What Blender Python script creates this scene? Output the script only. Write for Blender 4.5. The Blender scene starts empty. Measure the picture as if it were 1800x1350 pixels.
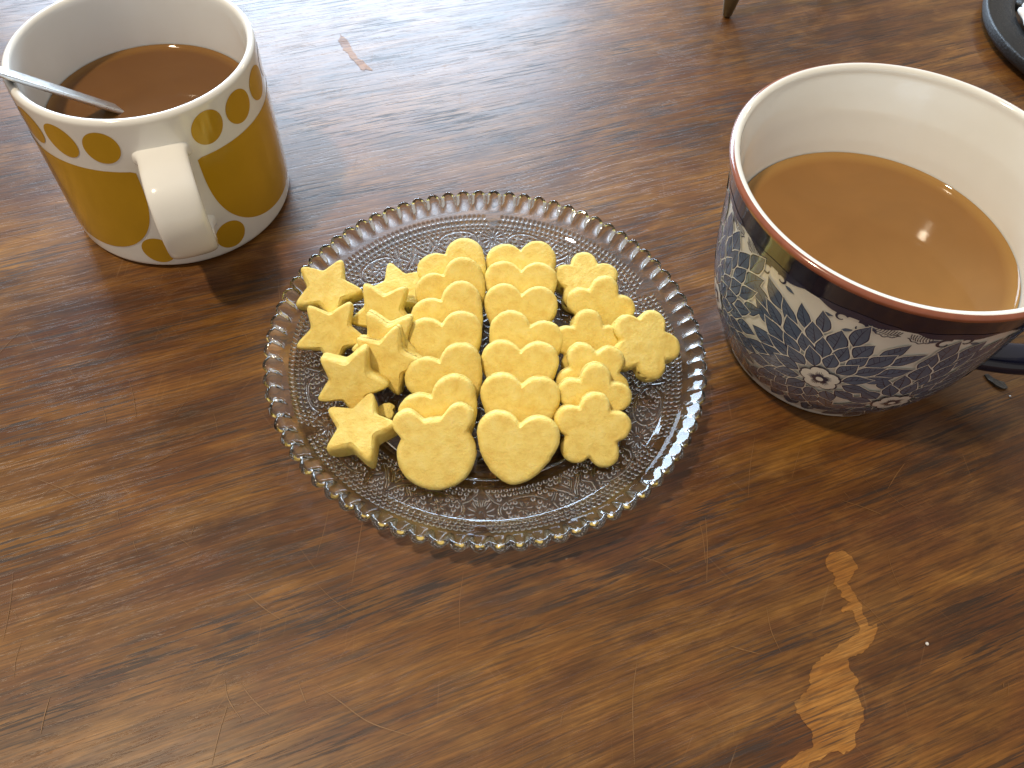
import bpy, math, random
import numpy as np
from mathutils import Matrix, Vector, Euler

# ------------------------------------------------------------------ camera, world, lights, exposure
scene = bpy.context.scene
F_PX, W_PX, H_PX = 1403.0, 1800.0, 1350.0
PITCH, ROLL, CAM_Z = math.radians(55.698), math.radians(4.731), 0.25
cp, sp, cr, sr = math.cos(PITCH), math.sin(PITCH), math.cos(ROLL), math.sin(ROLL)
FWD = Vector((0, cp, -sp)); UP0 = Vector((0, sp, cp)); RT0 = Vector((1, 0, 0))
RIGHT = RT0 * cr + UP0 * sr; UPV = UP0 * cr - RT0 * sr
cam_data = bpy.data.cameras.new("camera")
cam = bpy.data.objects.new("camera", cam_data); scene.collection.objects.link(cam)
cam.matrix_world = Matrix(((RIGHT.x, UPV.x, -FWD.x, 0), (RIGHT.y, UPV.y, -FWD.y, 0), (RIGHT.z, UPV.z, -FWD.z, CAM_Z), (0, 0, 0, 1)))
cam_data.sensor_width = 36.0; cam_data.lens = 36.0 * F_PX / W_PX
cam_data.clip_start = 0.01; cam_data.clip_end = 50
cam_data.dof.use_dof = True; cam_data.dof.focus_distance = 0.30; cam_data.dof.aperture_fstop = 48.0
scene.camera = cam

world = bpy.data.worlds.new("World"); scene.world = world; world.use_nodes = True
bg = world.node_tree.nodes["Background"]; bg.inputs[0].default_value = (1.0, 0.93, 0.85, 1); bg.inputs[1].default_value = 0.34

def area_light(name, loc, target, sx, sy, power, color):
    d = bpy.data.lights.new(name, 'AREA'); d.shape = 'RECTANGLE'; d.size = sx; d.size_y = sy; d.energy = power; d.color = color
    o = bpy.data.objects.new(name, d); scene.collection.objects.link(o); o.location = loc
    o.rotation_euler = (Vector(target) - Vector(loc)).to_track_quat('-Z', 'Y').to_euler()
    return o
def bulb(name, loc, radius, power, color):
    d = bpy.data.lights.new(name, 'POINT'); d.shadow_soft_size = radius; d.energy = power; d.color = color
    o = bpy.data.objects.new(name, d); scene.collection.objects.link(o); o.location = loc
    return o
area_light("window_light", (-0.74, 2.1, 0.82), (-0.74, 0.0, 0.34), 1.60, 0.98, 76, (0.62, 0.80, 1.0))
bulb("pendant_light", (-0.84, -0.14, 2.3), 0.075, 120, (1.0, 0.84, 0.62))
bulb("ceiling_bulb", (1.03, 1.55, 1.2), 0.018, 2.5, (1.0, 0.78, 0.45))
bulb("ceiling_bulb", (1.034, 1.63, 1.2), 0.012, 1.0, (1.0, 0.78, 0.45))

scene.view_settings.view_transform = 'Standard'; scene.view_settings.look = 'None'
scene.view_settings.gamma = 1.0; scene.view_settings.exposure = 0.38; scene.view_settings.use_curve_mapping = False
scene.cycles.use_denoising = True
scene.cycles.max_bounces = 10; scene.cycles.transmission_bounces = 10; scene.cycles.glossy_bounces = 4; scene.cycles.diffuse_bounces = 3
scene.cycles.caustics_refractive = True; scene.cycles.caustics_reflective = False
scene.cycles.sample_clamp_indirect = 6.0

# ------------------------------------------------------------------ helpers
rng = np.random.default_rng(7); random.seed(7)
def px(x, y, z=0.0):
    u = (x - 900) / F_PX; v = -(y - 675) / F_PX
    d = FWD + RIGHT * u + UPV * v
    t = (z - CAM_Z) / d.z
    return Vector((d.x * t, d.y * t, z))
def link(o, parent=None):
    scene.collection.objects.link(o)
    if parent is not None: o.parent = parent
    return o
def tag(o, label=None, cat=None, group=None, kind=None):
    if label: o["label"] = label
    if cat: o["category"] = cat
    if group: o["group"] = group
    if kind: o["kind"] = kind
    return o
def empty(name, loc=(0, 0, 0)):
    o = bpy.data.objects.new(name, None); o.location = loc; o.empty_display_size = 0.02
    return link(o)
def mesh_obj(name, verts, faces, mats, parent=None, smooth=True, midx=None):
    me = bpy.data.meshes.new(name)
    me.from_pydata([tuple(v) for v in verts] if not isinstance(verts, np.ndarray) else verts.tolist(), [], faces if isinstance(faces, list) else faces.tolist())
    for m in (mats if isinstance(mats, (list, tuple)) else [mats]): me.materials.append(m)
    if midx is not None: me.polygons.foreach_set("material_index", np.asarray(midx, dtype=np.int32))
    if smooth: me.polygons.foreach_set("use_smooth", np.ones(len(me.polygons), dtype=bool))
    me.update()
    return link(bpy.data.objects.new(name, me), parent)
def grid_faces(nr, nc, wrap=True, off=0):
    i = np.arange(nr - 1)[:, None]; j = np.arange(nc if wrap else nc - 1)[None, :]
    a = i * nc + j; b = i * nc + (j + 1) % nc; c = b + nc; d = a + nc
    return (np.stack([a, b, c, d], -1).reshape(-1, 4) + off)
def dense(profile, step):
    out = [profile[0]]
    for a, b in zip(profile[:-1], profile[1:]):
        n = max(1, int(math.ceil(math.dist(a, b) / step)))
        for k in range(1, n + 1): out.append((a[0] + (b[0] - a[0]) * k / n, a[1] + (b[1] - a[1]) * k / n))
    return out
def catmull(pts, n=8):
    P = [np.array(p, float) for p in pts]; P = [2 * P[0] - P[1]] + P + [2 * P[-1] - P[-2]]; out = []
    for i in range(1, len(P) - 2):
        for k in range(n):
            t = k / n
            out.append(0.5 * ((2 * P[i]) + (-P[i-1] + P[i+1]) * t + (2*P[i-1] - 5*P[i] + 4*P[i+1] - P[i+2]) * t*t + (-P[i-1] + 3*P[i] - 3*P[i+1] + P[i+2]) * t**3))
    out.append(P[-2]); return [tuple(p) for p in out]
def lathe(name, profile, seg, mats, parent, matfn=None):
    pr = np.array(profile); th = np.linspace(0, 2 * np.pi, seg, endpoint=False)
    V = np.stack([pr[:, 0:1] * np.cos(th), pr[:, 0:1] * np.sin(th), np.repeat(pr[:, 1:2], seg, 1)], -1).reshape(-1, 3)
    Fc = grid_faces(len(pr), seg)
    mi = None
    if matfn: mi = np.repeat([matfn(k, 0.5 * (pr[k] + pr[k + 1])) for k in range(len(pr) - 1)], seg)
    return mesh_obj(name, V, Fc, mats, parent, True, mi)
def sweep(path, w, t, up_fn=None, nround=16, exp=4.0):
    """superellipse band swept along a path in the local x-z plane; width along y"""
    P = [np.array(p) for p in path]; V = []
    for i, p in enumerate(P):
        tan = P[min(i + 1, len(P) - 1)] - P[max(i - 1, 0)]; tan = tan / np.linalg.norm(tan)
        nrm = np.array([-tan[1], tan[0]])
        ww = w(i / (len(P) - 1)) if callable(w) else w; tt = t(i / (len(P) - 1)) if callable(t) else t
        for k in range(nround):
            a = 2 * math.pi * k / nround; c, s = math.cos(a), math.sin(a)
            yy = math.copysign(abs(c) ** (2 / exp), c) * ww / 2; nn = math.copysign(abs(s) ** (2 / exp), s) * tt / 2
            V.append((p[0] + nrm[0] * nn, yy, p[1] + nrm[1] * nn))
    Fc = grid_faces(len(P), nround).tolist()
    Fc.append(list(range(nround))[::-1]); Fc.append([(len(P) - 1) * nround + k for k in range(nround)])
    return V, Fc

# ------------------------------------------------------------------ materials
class NT:
    def __init__(s, name):
        s.mat = bpy.data.materials.new(name); s.mat.use_nodes = True; s.t = s.mat.node_tree
        s.b = s.t.nodes["Principled BSDF"]
    def n(s, typ, **kw):
        nd = s.t.nodes.new(typ)
        for k, v in kw.items(): setattr(nd, k, v)
        return nd
    def l(s, a, b): s.t.links.new(a, b)
    def set(s, **kw):
        for k, v in kw.items(): s.b.inputs[k.replace("_", " ")].default_value = v
    def coords(s, loc=(0, 0, 0), rot=(0, 0, 0), scale=(1, 1, 1), out="Object", src=None):
        if src is None: src = s.n("ShaderNodeTexCoord").outputs[out]
        m = s.n("ShaderNodeMapping"); m.inputs[1].default_value = loc; m.inputs[2].default_value = rot; m.inputs[3].default_value = scale
        s.l(src, m.inputs[0]); return m.outputs[0]
    def noise(s, vec, scale=1.0, detail=4.0, rough=0.55, dist=0.0, color=False):
        nd = s.n("ShaderNodeTexNoise"); s.l(vec, nd.inputs["Vector"]); nd.inputs["Scale"].default_value = scale
        nd.inputs["Detail"].default_value = detail; nd.inputs["Roughness"].default_value = rough; nd.inputs["Distortion"].default_value = dist
        return nd.outputs["Color" if color else 0]
    def ramp(s, fac, stops, interp='LINEAR'):
        nd = s.n("ShaderNodeValToRGB"); s.l(fac, nd.inputs[0]); e = nd.color_ramp.elements; nd.color_ramp.interpolation = interp
        while len(e) < len(stops): e.new(0.5)
        for i, (p, c) in enumerate(stops):
            e[i].position = p; e[i].color = (c, c, c, 1) if isinstance(c, (int, float)) else (*c, 1)
        return nd.outputs[0]
    def mix(s, fac, a, b, mode='MIX'):
        nd = s.n("ShaderNodeMix", data_type='RGBA', blend_type=mode)
        for k, v in ((0, fac), (6, a), (7, b)):
            sock = nd.inputs[k]
            if hasattr(v, "links"): s.l(v, sock)
            elif isinstance(v, (int, float)): sock.default_value = v if k == 0 else (v, v, v, 1)
            else: sock.default_value = (*v, 1)
        return nd.outputs[2]
    def math(s, op, a, b=0.0):
        nd = s.n("ShaderNodeMath", operation=op)
        for sock, v in ((nd.inputs[0], a), (nd.inputs[1], b)):
            if hasattr(v, "links"): s.l(v, sock)
            else: sock.default_value = v
        return nd.outputs[0]
    def bump(s, h, strength=0.3, dist=0.001, prev=None):
        nd = s.n("ShaderNodeBump"); nd.inputs["Strength"].default_value = strength; nd.inputs["Distance"].default_value = dist
        s.l(h, nd.inputs["Height"])
        if prev is not None: s.l(prev, nd.inputs["Normal"])
        return nd.outputs[0]

GRAIN = math.radians(25)
def wood_material(name, worn=False):
    m = NT(name)
    base = m.coords(rot=(0, 0, -GRAIN))
    # gentle meander of the grain
    wob = m.noise(m.coords(src=base, scale=(5, 9, 1)), 1.0, 2.0, 0.5, color=True)
    sub = m.n("ShaderNodeVectorMath", operation='SUBTRACT'); m.l(wob, sub.inputs[0]); sub.inputs[1].default_value = (0.5, 0.5, 0.5)
    scl = m.n("ShaderNodeVectorMath", operation='MULTIPLY'); m.l(sub.outputs[0], scl.inputs[0]); scl.inputs[1].default_value = (0.02, 0.010, 0)
    add = m.n("ShaderNodeVectorMath", operation='ADD'); m.l(base, add.inputs[0]); m.l(scl.outputs[0], add.inputs[1])
    g = add.outputs[0]
    broad = m.noise(m.coords(src=g, scale=(5, 24, 1)), 1.0, 6.0, 0.62)
    mid = m.noise(m.coords(src=g, scale=(14, 150, 1)), 1.0, 5.0, 0.65)
    fibre = m.noise(m.coords(src=g, scale=(48, 1300, 1)), 1.0, 3.0, 0.7)
    blotch = m.noise(m.coords(src=base, scale=(14, 26, 1)), 1.0, 4.0, 0.6, 0.6)
    blotch2 = m.noise(m.coords(src=base, scale=(40, 75, 1), loc=(3, 1, 0)), 1.0, 4.0, 0.65, 0.8)
    if worn:
        col = m.ramp(m.math('ADD', m.math('MULTIPLY', mid, 0.5), m.math('MULTIPLY', blotch2, 0.5)), [(0.36, (0.16, 0.054, 0.007)), (0.5, (0.265, 0.106, 0.016)), (0.66, (0.36, 0.170, 0.038))])
    else:
        tone = m.math('ADD', m.math('MULTIPLY', broad, 0.50), m.math('ADD', m.math('MULTIPLY', mid, 0.34), m.math('MULTIPLY', blotch2, 0.16)))
        col = m.ramp(tone, [(0.34, (0.023, 0.0085, 0.0026)), (0.45, (0.088, 0.033, 0.0060)), (0.54, (0.175, 0.072, 0.0110)), (0.66, (0.32, 0.148, 0.0240))])
        red = m.ramp(blotch, [(0.40, 0.0), (0.62, 1.0)])
        col = m.mix(m.math('MULTIPLY', red, 0.40), col, (0.11, 0.032, 0.010))
        pale = m.ramp(blotch2, [(0.50, 0.0), (0.72, 1.0)])
        col = m.mix(m.math('MULTIPLY', pale, 0.28), col, (0.23, 0.115, 0.036))
    col = m.mix(0.66, col, m.ramp(fibre, [(0.36, 0.50), (0.64, 1.52)]), 'MULTIPLY')
    # dark open pores: short dashes along the grain, in clusters
    pm = m.ramp(m.noise(m.coords(src=g, scale=(8, 38, 1), loc=(5, 2, 0)), 1.0, 3.0, 0.6), [(0.42, 0.0), (0.60, 1.0)])
    p1 = m.ramp(m.noise(m.coords(src=g, scale=(36, 980, 1), loc=(1, 7, 0)), 1.0, 3.0, 0.6), [(0.56, 0.0), (0.61, 1.0)])
    p2 = m.ramp(m.noise(m.coords(src=g, scale=(32, 640, 1), loc=(9, 4, 0)), 1.0, 4.0, 0.65), [(0.545, 0.0), (0.59, 1.0)])
    pore = m.math('MAXIMUM', m.math('MULTIPLY', p1, m.math('ADD', m.math('MULTIPLY', pm, 0.75), 0.25)), m.math('MULTIPLY', p2, m.math('ADD', m.math('MULTIPLY', pm, 0.85), 0.06)))
    col = m.mix(m.math('MULTIPLY', pore, 0.88 if not worn else 0.7), col, (0.022, 0.013, 0.009))
    # fine scratches in many directions
    scr = None
    for k, a in enumerate((-1.15, 0.8, 1.5)):
        v = m.coords(src=m.coords(rot=(0, 0, a)), scale=(34, 1350, 1), loc=(k * 3.1, k * 1.7, 0))
        s = m.ramp(m.noise(v, 1.0, 1.0, 0.5), [(0.70, 0.0), (0.76, 1.0)])
        msk = m.ramp(m.noise(m.coords(scale=(16, 16, 1), loc=(k * 2.3, k, 0)), 1.0, 2.0, 0.5), [(0.45, 0.0), (0.62, 1.0)])
        s = m.math('MULTIPLY', s, msk)
        scr = s if scr is None else m.math('MAXIMUM', scr, s)
    col = m.mix(m.math('MULTIPLY', scr, 0.22), col, (0.34, 0.18, 0.07))
    m.l(col, m.b.inputs["Base Color"])
    rough = m.math('ADD', m.math('MULTIPLY', m.noise(m.coords(src=base, scale=(22, 70, 1)), 1.0, 4.0, 0.6), 0.14), m.math('MULTIPLY', pore, 0.18))
    rough = m.math('ADD', rough, m.math('ADD', m.math('MULTIPLY', scr, 0.15), 0.29 if not worn else 0.42))
    m.l(rough, m.b.inputs["Roughness"])
    h = m.math('SUBTRACT', m.math('MULTIPLY', fibre, 0.25), p2)
    undul = m.noise(m.coords(src=base, scale=(45, 120, 1)), 1.0, 3.0, 0.6)
    b1 = m.bump(undul, 0.10, 0.0008)
    m.l(m.bump(h, 0.30, 0.00016, b1), m.b.inputs["Normal"])
    m.set(IOR=1.45); m.b.inputs["Coat Weight"].default_value = 0.10 if not worn else 0.0; m.b.inputs["Coat Roughness"].default_value = 0.22
    return m.mat

def simple(name, color, rough=0.3, coat=0.0, metallic=0.0, spec=0.5, sss=0.0, var=0.0, bump=0.0, vscale=60):
    m = NT(name); m.set(Base_Color=(*color, 1), Roughness=rough, Metallic=metallic)
    m.b.inputs["Specular IOR Level"].default_value = spec; m.b.inputs["Coat Weight"].default_value = coat; m.b.inputs["Coat Roughness"].default_value = 0.04
    if sss: m.b.inputs["Subsurface Weight"].default_value = sss; m.b.inputs["Subsurface Scale"].default_value = 0.002; m.b.inputs["Subsurface Radius"].default_value = (1, 0.7, 0.4)
    if var:
        nz = m.noise(m.coords(), vscale, 5.0, 0.6)
        m.l(m.mix(1.0, color, m.ramp(nz, [(0.25, 1 - var), (0.75, 1 + var)]), 'MULTIPLY'), m.b.inputs["Base Color"])
    if bump:
        m.l(m.bump(m.noise(m.coords(), vscale * 1.5, 4.0, 0.6), bump, 0.001), m.b.inputs["Normal"])
    return m.mat

M_WOOD = wood_material("old_varnished_wood")
M_WORN = wood_material("bare_wood_patch", True)
M_PORC = simple("white_porcelain", (0.82, 0.81, 0.77), 0.12, 0.4, var=0.03, bump=0.015, vscale=40)
M_CREAM = simple("cream_porcelain", (0.82, 0.81, 0.75), 0.10, 0.5, var=0.03, bump=0.01, vscale=40)
M_OCHRE = simple("ochre_glaze_print", (0.52, 0.295, 0.014), 0.13, 0.4, var=0.06, bump=0.015, vscale=40)
M_NAVY = simple("navy_glaze", (0.010, 0.011, 0.030), 0.10, 0.5)
M_RED = simple("iron_red_rim", (0.27, 0.085, 0.045), 0.16, 0.4, var=0.15, vscale=300)
M_LEAF = simple("blue_grey_print", (0.100, 0.140, 0.225), 0.11, 0.5, var=0.22, vscale=240)
M_INK = simple("dark_blue_print", (0.030, 0.033, 0.075), 0.11, 0.5)
M_IRON = simple("cast_iron", (0.012, 0.013, 0.015), 0.42, var=0.3, bump=0.5, vscale=500)
M_BRASS = simple("tarnished_brass", (0.20, 0.17, 0.10), 0.35, metallic=0.8, var=0.2, vscale=200)
M_SCR = simple("pale_scratch", (0.20, 0.095, 0.030), 0.45)
M_FLAKE = simple("dark_flake", (0.045, 0.035, 0.026), 0.5, var=0.4, bump=0.4, vscale=600)

m = NT("brushed_steel"); m.set(Metallic=1.0, Roughness=0.22, Base_Color=(0.72, 0.72, 0.71, 1))
m.l(m.ramp(m.noise(m.coords(scale=(300, 2500, 300)), 1.0, 3.0, 0.6), [(0.3, 0.24), (0.75, 0.42)]), m.b.inputs["Roughness"])
m.l(m.bump(m.noise(m.coords(), 350, 4.0, 0.6), 0.06, 0.0006), m.b.inputs["Normal"]); M_STEEL = m.mat

m = NT("pressed_glass"); m.set(Transmission_Weight=1.0, Roughness=0.0, IOR=1.5, Base_Color=(0.985, 0.99, 0.985, 1)); M_GLASS = m.mat

m = NT("white_cotton"); m.set(Roughness=0.9, Base_Color=(0.78, 0.76, 0.73, 1))
m.l(m.bump(m.noise(m.coords(), 900, 3.0, 0.6), 0.5, 0.0008), m.b.inputs["Normal"]); M_COTTON = m.mat

def cookie_material():
    m = NT("butter_cookie")
    oi = m.n("ShaderNodeObjectInfo")
    off = m.n("ShaderNodeVectorMath", operation='ADD'); m.l(m.n("ShaderNodeTexCoord").outputs["Object"], off.inputs[0])
    rnd = m.n("ShaderNodeVectorMath", operation='SCALE'); rnd.inputs[0].default_value = (3.1, 5.7, 1.3); m.l(oi.outputs["Random"], rnd.inputs["Scale"]); m.l(rnd.outputs[0], off.inputs[1])
    c = off.outputs[0]
    n1 = m.noise(c, 260, 5.0, 0.6); n2 = m.noise(c, 1100, 4.0, 0.65); n3 = m.noise(c, 90, 2.0, 0.5)
    col = m.ramp(n1, [(0.28, (0.78, 0.56, 0.135)), (0.52, (0.87, 0.685, 0.20)), (0.76, (0.90, 0.745, 0.27))])
    br = m.ramp(n3, [(0.55, 0.0), (0.80, 1.0)])
    col = m.mix(m.math('MULTIPLY', br, 0.22), col, (0.66, 0.38, 0.085))
    speck = m.ramp(n2, [(0.27, 1.0), (0.34, 0.0)])
    col = m.mix(m.math('MULTIPLY', speck, 0.14), col, (0.50, 0.27, 0.06))
    tone = m.ramp(oi.outputs["Random"], [(0.0, (0.95, 0.93, 0.88)), (1.0, (1.02, 1.02, 1.04))])
    col = m.mix(1.0, col, tone, 'MULTIPLY')
    m.l(col, m.b.inputs["Base Color"])
    m.set(Roughness=0.62); m.b.inputs["Specular IOR Level"].default_value = 0.28
    m.b.inputs["Subsurface Weight"].default_value = 0.22; m.b.inputs["Subsurface Radius"].default_value = (1.0, 0.62, 0.22); m.b.inputs["Subsurface Scale"].default_value = 0.0022
    b = m.bump(n2, 0.5, 0.0007); m.l(m.bump(n1, 0.42, 0.0016, b), m.b.inputs["Normal"])
    return m.mat
M_COOKIE = cookie_material()

def coffee_material(name, color, edge, radius):
    m = NT(name)
    sep = m.n("ShaderNodeSeparateXYZ"); m.l(m.n("ShaderNodeTexCoord").outputs["Object"], sep.inputs[0])
    r = m.math('SQRT', m.math('ADD', m.math('POWER', sep.outputs[0], 2.0), m.math('POWER', sep.outputs[1], 2.0)))
    f = m.ramp(m.math('DIVIDE', r, radius), [(0.90, 0.0), (1.0, 1.0)])
    swirl = m.ramp(m.noise(m.coords(), 28, 3.0, 0.5, 1.5), [(0.3, 0.93), (0.7, 1.07)])
    m.l(m.mix(f, m.mix(1.0, color, swirl, 'MULTIPLY'), edge), m.b.inputs["Base Color"])
    m.set(Roughness=0.045, IOR=1.34)
    return m.mat

# ------------------------------------------------------------------ table
def table():
    x0, x1, y0, y1, t, r = -0.80, 0.80, -0.28, 0.95, 0.032, 0.006
    prof = [(0.0, -t)] + [(-r + r * math.sin(a) + 0.0, -r + r * math.cos(a)) for a in ()]
    rings = []
    for inset, z in ((0.004, -t), (0.0, -t + 0.004), (0.0, -r), (r * 0.3, -r * 0.3), (r, 0.0)):
        rings.append([(x0 + inset, y0 + inset, z), (x1 - inset, y0 + inset, z), (x1 - inset, y1 - inset, z), (x0 + inset, y1 - inset, z)])
    V = [v for rg in rings for v in rg]; Fc = grid_faces(len(rings), 4).tolist()
    Fc.append([3, 2, 1, 0]); Fc.append([len(V) - 4 + k for k in range(4)])
    o = mesh_obj("table_top", V, Fc, M_WOOD, None, False)
    tag(o, "scratched old varnished wooden table top with dark grain", "table", None, "structure")
    # bare patch where the varnish has flaked away (outline from the photograph, laid on the table)
    def patch(outline, name, mat):
        pts = []
        n = len(outline)
        for i in range(n):
            a, b = outline[i], outline[(i + 1) % n]; k = max(2, int(math.dist(a, b) / 5))
            for j in range(k):
                f = j / k
                pts.append((a[0] + (b[0] - a[0]) * f + random.uniform(-2.2, 2.2), a[1] + (b[1] - a[1]) * f + random.uniform(-2.2, 2.2)))
        V = [px(x, y, 0.00012) for x, y in pts]
        from mathutils.geometry import tessellate_polygon
        tris = tessellate_polygon([V])
        p = mesh_obj(name, V, [list(tt) for tt in tris], mat, o, False)
        me = p.data
        if len(me.polygons) and sum(q.normal.z for q in me.polygons) < 0: me.flip_normals()
        return p
    z3 = lambda L: [(1380 + x / 3.377, 950 + y / 3.377) for x, y in L]
    patch(z3([(270, 80), (345, 60), (400, 95), (428, 170), (385, 235), (372, 255), (410, 310), (440, 360), (470, 440), (495, 510), (550, 490), (535, 590), (480, 650), (375, 705), (390, 770), (432, 830), (415, 880), (440, 930), (470, 1000), (465, 1080), (415, 1150), (418, 1230), (345, 1265), (310, 1245), (240, 1280), (150, 1325), (90, 1400), (-60, 1480), (-20, 1340), (70, 1270), (170, 1225), (160, 1140), (110, 1070), (65, 1020), (62, 960), (145, 870), (150, 780), (190, 715), (275, 655), (360, 600), (450, 530), (430, 490), (400, 420), (340, 430), (335, 400), (390, 360), (330, 335), (345, 310), (290, 260), (305, 215), (250, 160), (243, 110)]), "worn_patch", M_WORN)
    patch([(600, 60), (612, 72), (622, 95), (640, 108), (655, 122), (640, 124), (622, 108), (604, 88), (594, 70)], "worn_patch", M_WORN)
    # individual scratches
    V, Fc = [], []
    def scratch(pts, w):
        P = catmull(pts, 6); base = len(V)
        for i, p in enumerate(P):
            a = np.array(P[min(i + 1, len(P) - 1)]) - np.array(P[max(i - 1, 0)]); a /= np.linalg.norm(a) + 1e-9
            nn = np.array([-a[1], a[0]]) * w * 0.5 * (math.sin(math.pi * (i + 0.3) / (len(P) - 0.4)) ** 0.5 + 0.05) * random.uniform(0.7, 1.2)
            V.append((p[0] + nn[0], p[1] + nn[1], 0.00022)); V.append((p[0] - nn[0], p[1] - nn[1], 0.00022))
            if i: q = base + 2 * i; Fc.append([q - 2, q - 1, q + 1, q])
    for L in ([(88, 1225), (78, 1260), (72, 1290)], [(395, 1195), (402, 1230), (425, 1265)], [(422, 1200), (445, 1230), (475, 1258)], [(400, 1240), (385, 1290), (372, 1345)], [(525, 1200), (532, 1220), (540, 1240)], [(555, 1202), (600, 1235), (650, 1270), (725, 1295)], [(640, 900), (630, 960), (618, 1030)], [(1240, 910), (1243, 960), (1242, 1025)], [(1230, 920), (1236, 950), (1240, 990)], [(1120, 1160), (1112, 1230), (1115, 1345)], [(1280, 1135), (1305, 1142), (1335, 1150)], [(430, 1040), (465, 1070), (495, 1090)], [(60, 840), (110, 860), (165, 890)], [(240, 735), (235, 700), (228, 670)], [(180, 715), (186, 735), (186, 745)], [(300, 800), (270, 815), (250, 822)], [(1560, 860), (1575, 835), (1590, 815)], [(1480, 880), (1520, 893), (1550, 905)], [(1130, 980), (1160, 990), (1190, 1008)]):
        scratch([tuple(px(x, y))[:2] for x, y in L], 0.00026)
    for k in range(120):
        x, y = random.uniform(-0.25, 0.27), random.uniform(0.03, 0.30); a = random.choice((random.gauss(1.5, 0.35), random.gauss(-0.9, 0.4), random.uniform(0, 3.14))); L = random.choice((0.003, 0.006, 0.012, 0.02)) * random.uniform(0.6, 1.3); bend = random.uniform(-0.25, 0.25)
        c, s = math.cos(a), math.sin(a)
        scratch([(x, y), (x + c * L * .5 - s * L * bend * .3, y + s * L * .5 + c * L * bend * .3), (x + c * L, y + s * L)], random.uniform(0.00010, 0.00018))
    tag(mesh_obj("scratch_marks", V, Fc, M_SCR, o, False), kind="stuff")
    return o
table()

# ------------------------------------------------------------------ printed decoration on a surface of revolution
class Print:
    def __init__(s, rfn): s.rfn = rfn; s.V = []; s.F = []; s.M = []
    def put(s, th, z, off): 
        r = s.rfn(z) + off; return (r * math.cos(th), r * math.sin(th), z)
    def fill(s, outline, off, mat=0, rings=3, centre=None):
        n = len(outline)
        c = centre or (sum(p[0] for p in outline) / n, sum(p[1] for p in outline) / n)
        base = len(s.V); s.V.append(s.put(c[0], c[1], off))
        for k in range(1, rings + 1):
            f = k / rings
            for p in outline: s.V.append(s.put(c[0] + (p[0] - c[0]) * f, c[1] + (p[1] - c[1]) * f, off))
        for j in range(n):
            s.F.append([base, base + 1 + j, base + 1 + (j + 1) % n]); s.M.append(mat)
        for k in range(rings - 1):
            o = base + 1 + k * n
            for j in range(n): s.F.append([o + j, o + n + j, o + n + (j + 1) % n, o + (j + 1) % n]); s.M.append(mat)
    def stroke(s, pts, w, off, mat=0):
        base = len(s.V); n = len(pts)
        for i, p in enumerate(pts):
            a, b = pts[max(i - 1, 0)], pts[min(i + 1, n - 1)]; r = s.rfn(p[1])
            tx, tz = (b[0] - a[0]) * r, b[1] - a[1]; L = math.hypot(tx, tz) + 1e-9; ww = w(i / (n - 1)) if callable(w) else w
            nx, nz = -tz / L * ww / 2, tx / L * ww / 2
            s.V.append(s.put(p[0] + nx / r, p[1] + nz, off)); s.V.append(s.put(p[0] - nx / r, p[1] - nz, off))
            if i: q = base + 2 * i; s.F.append([q - 2, q - 1, q + 1, q]); s.M.append(mat)
    def build(s, name, mats, parent): return mesh_obj(name, s.V, s.F, mats, parent, True, s.M)

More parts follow.
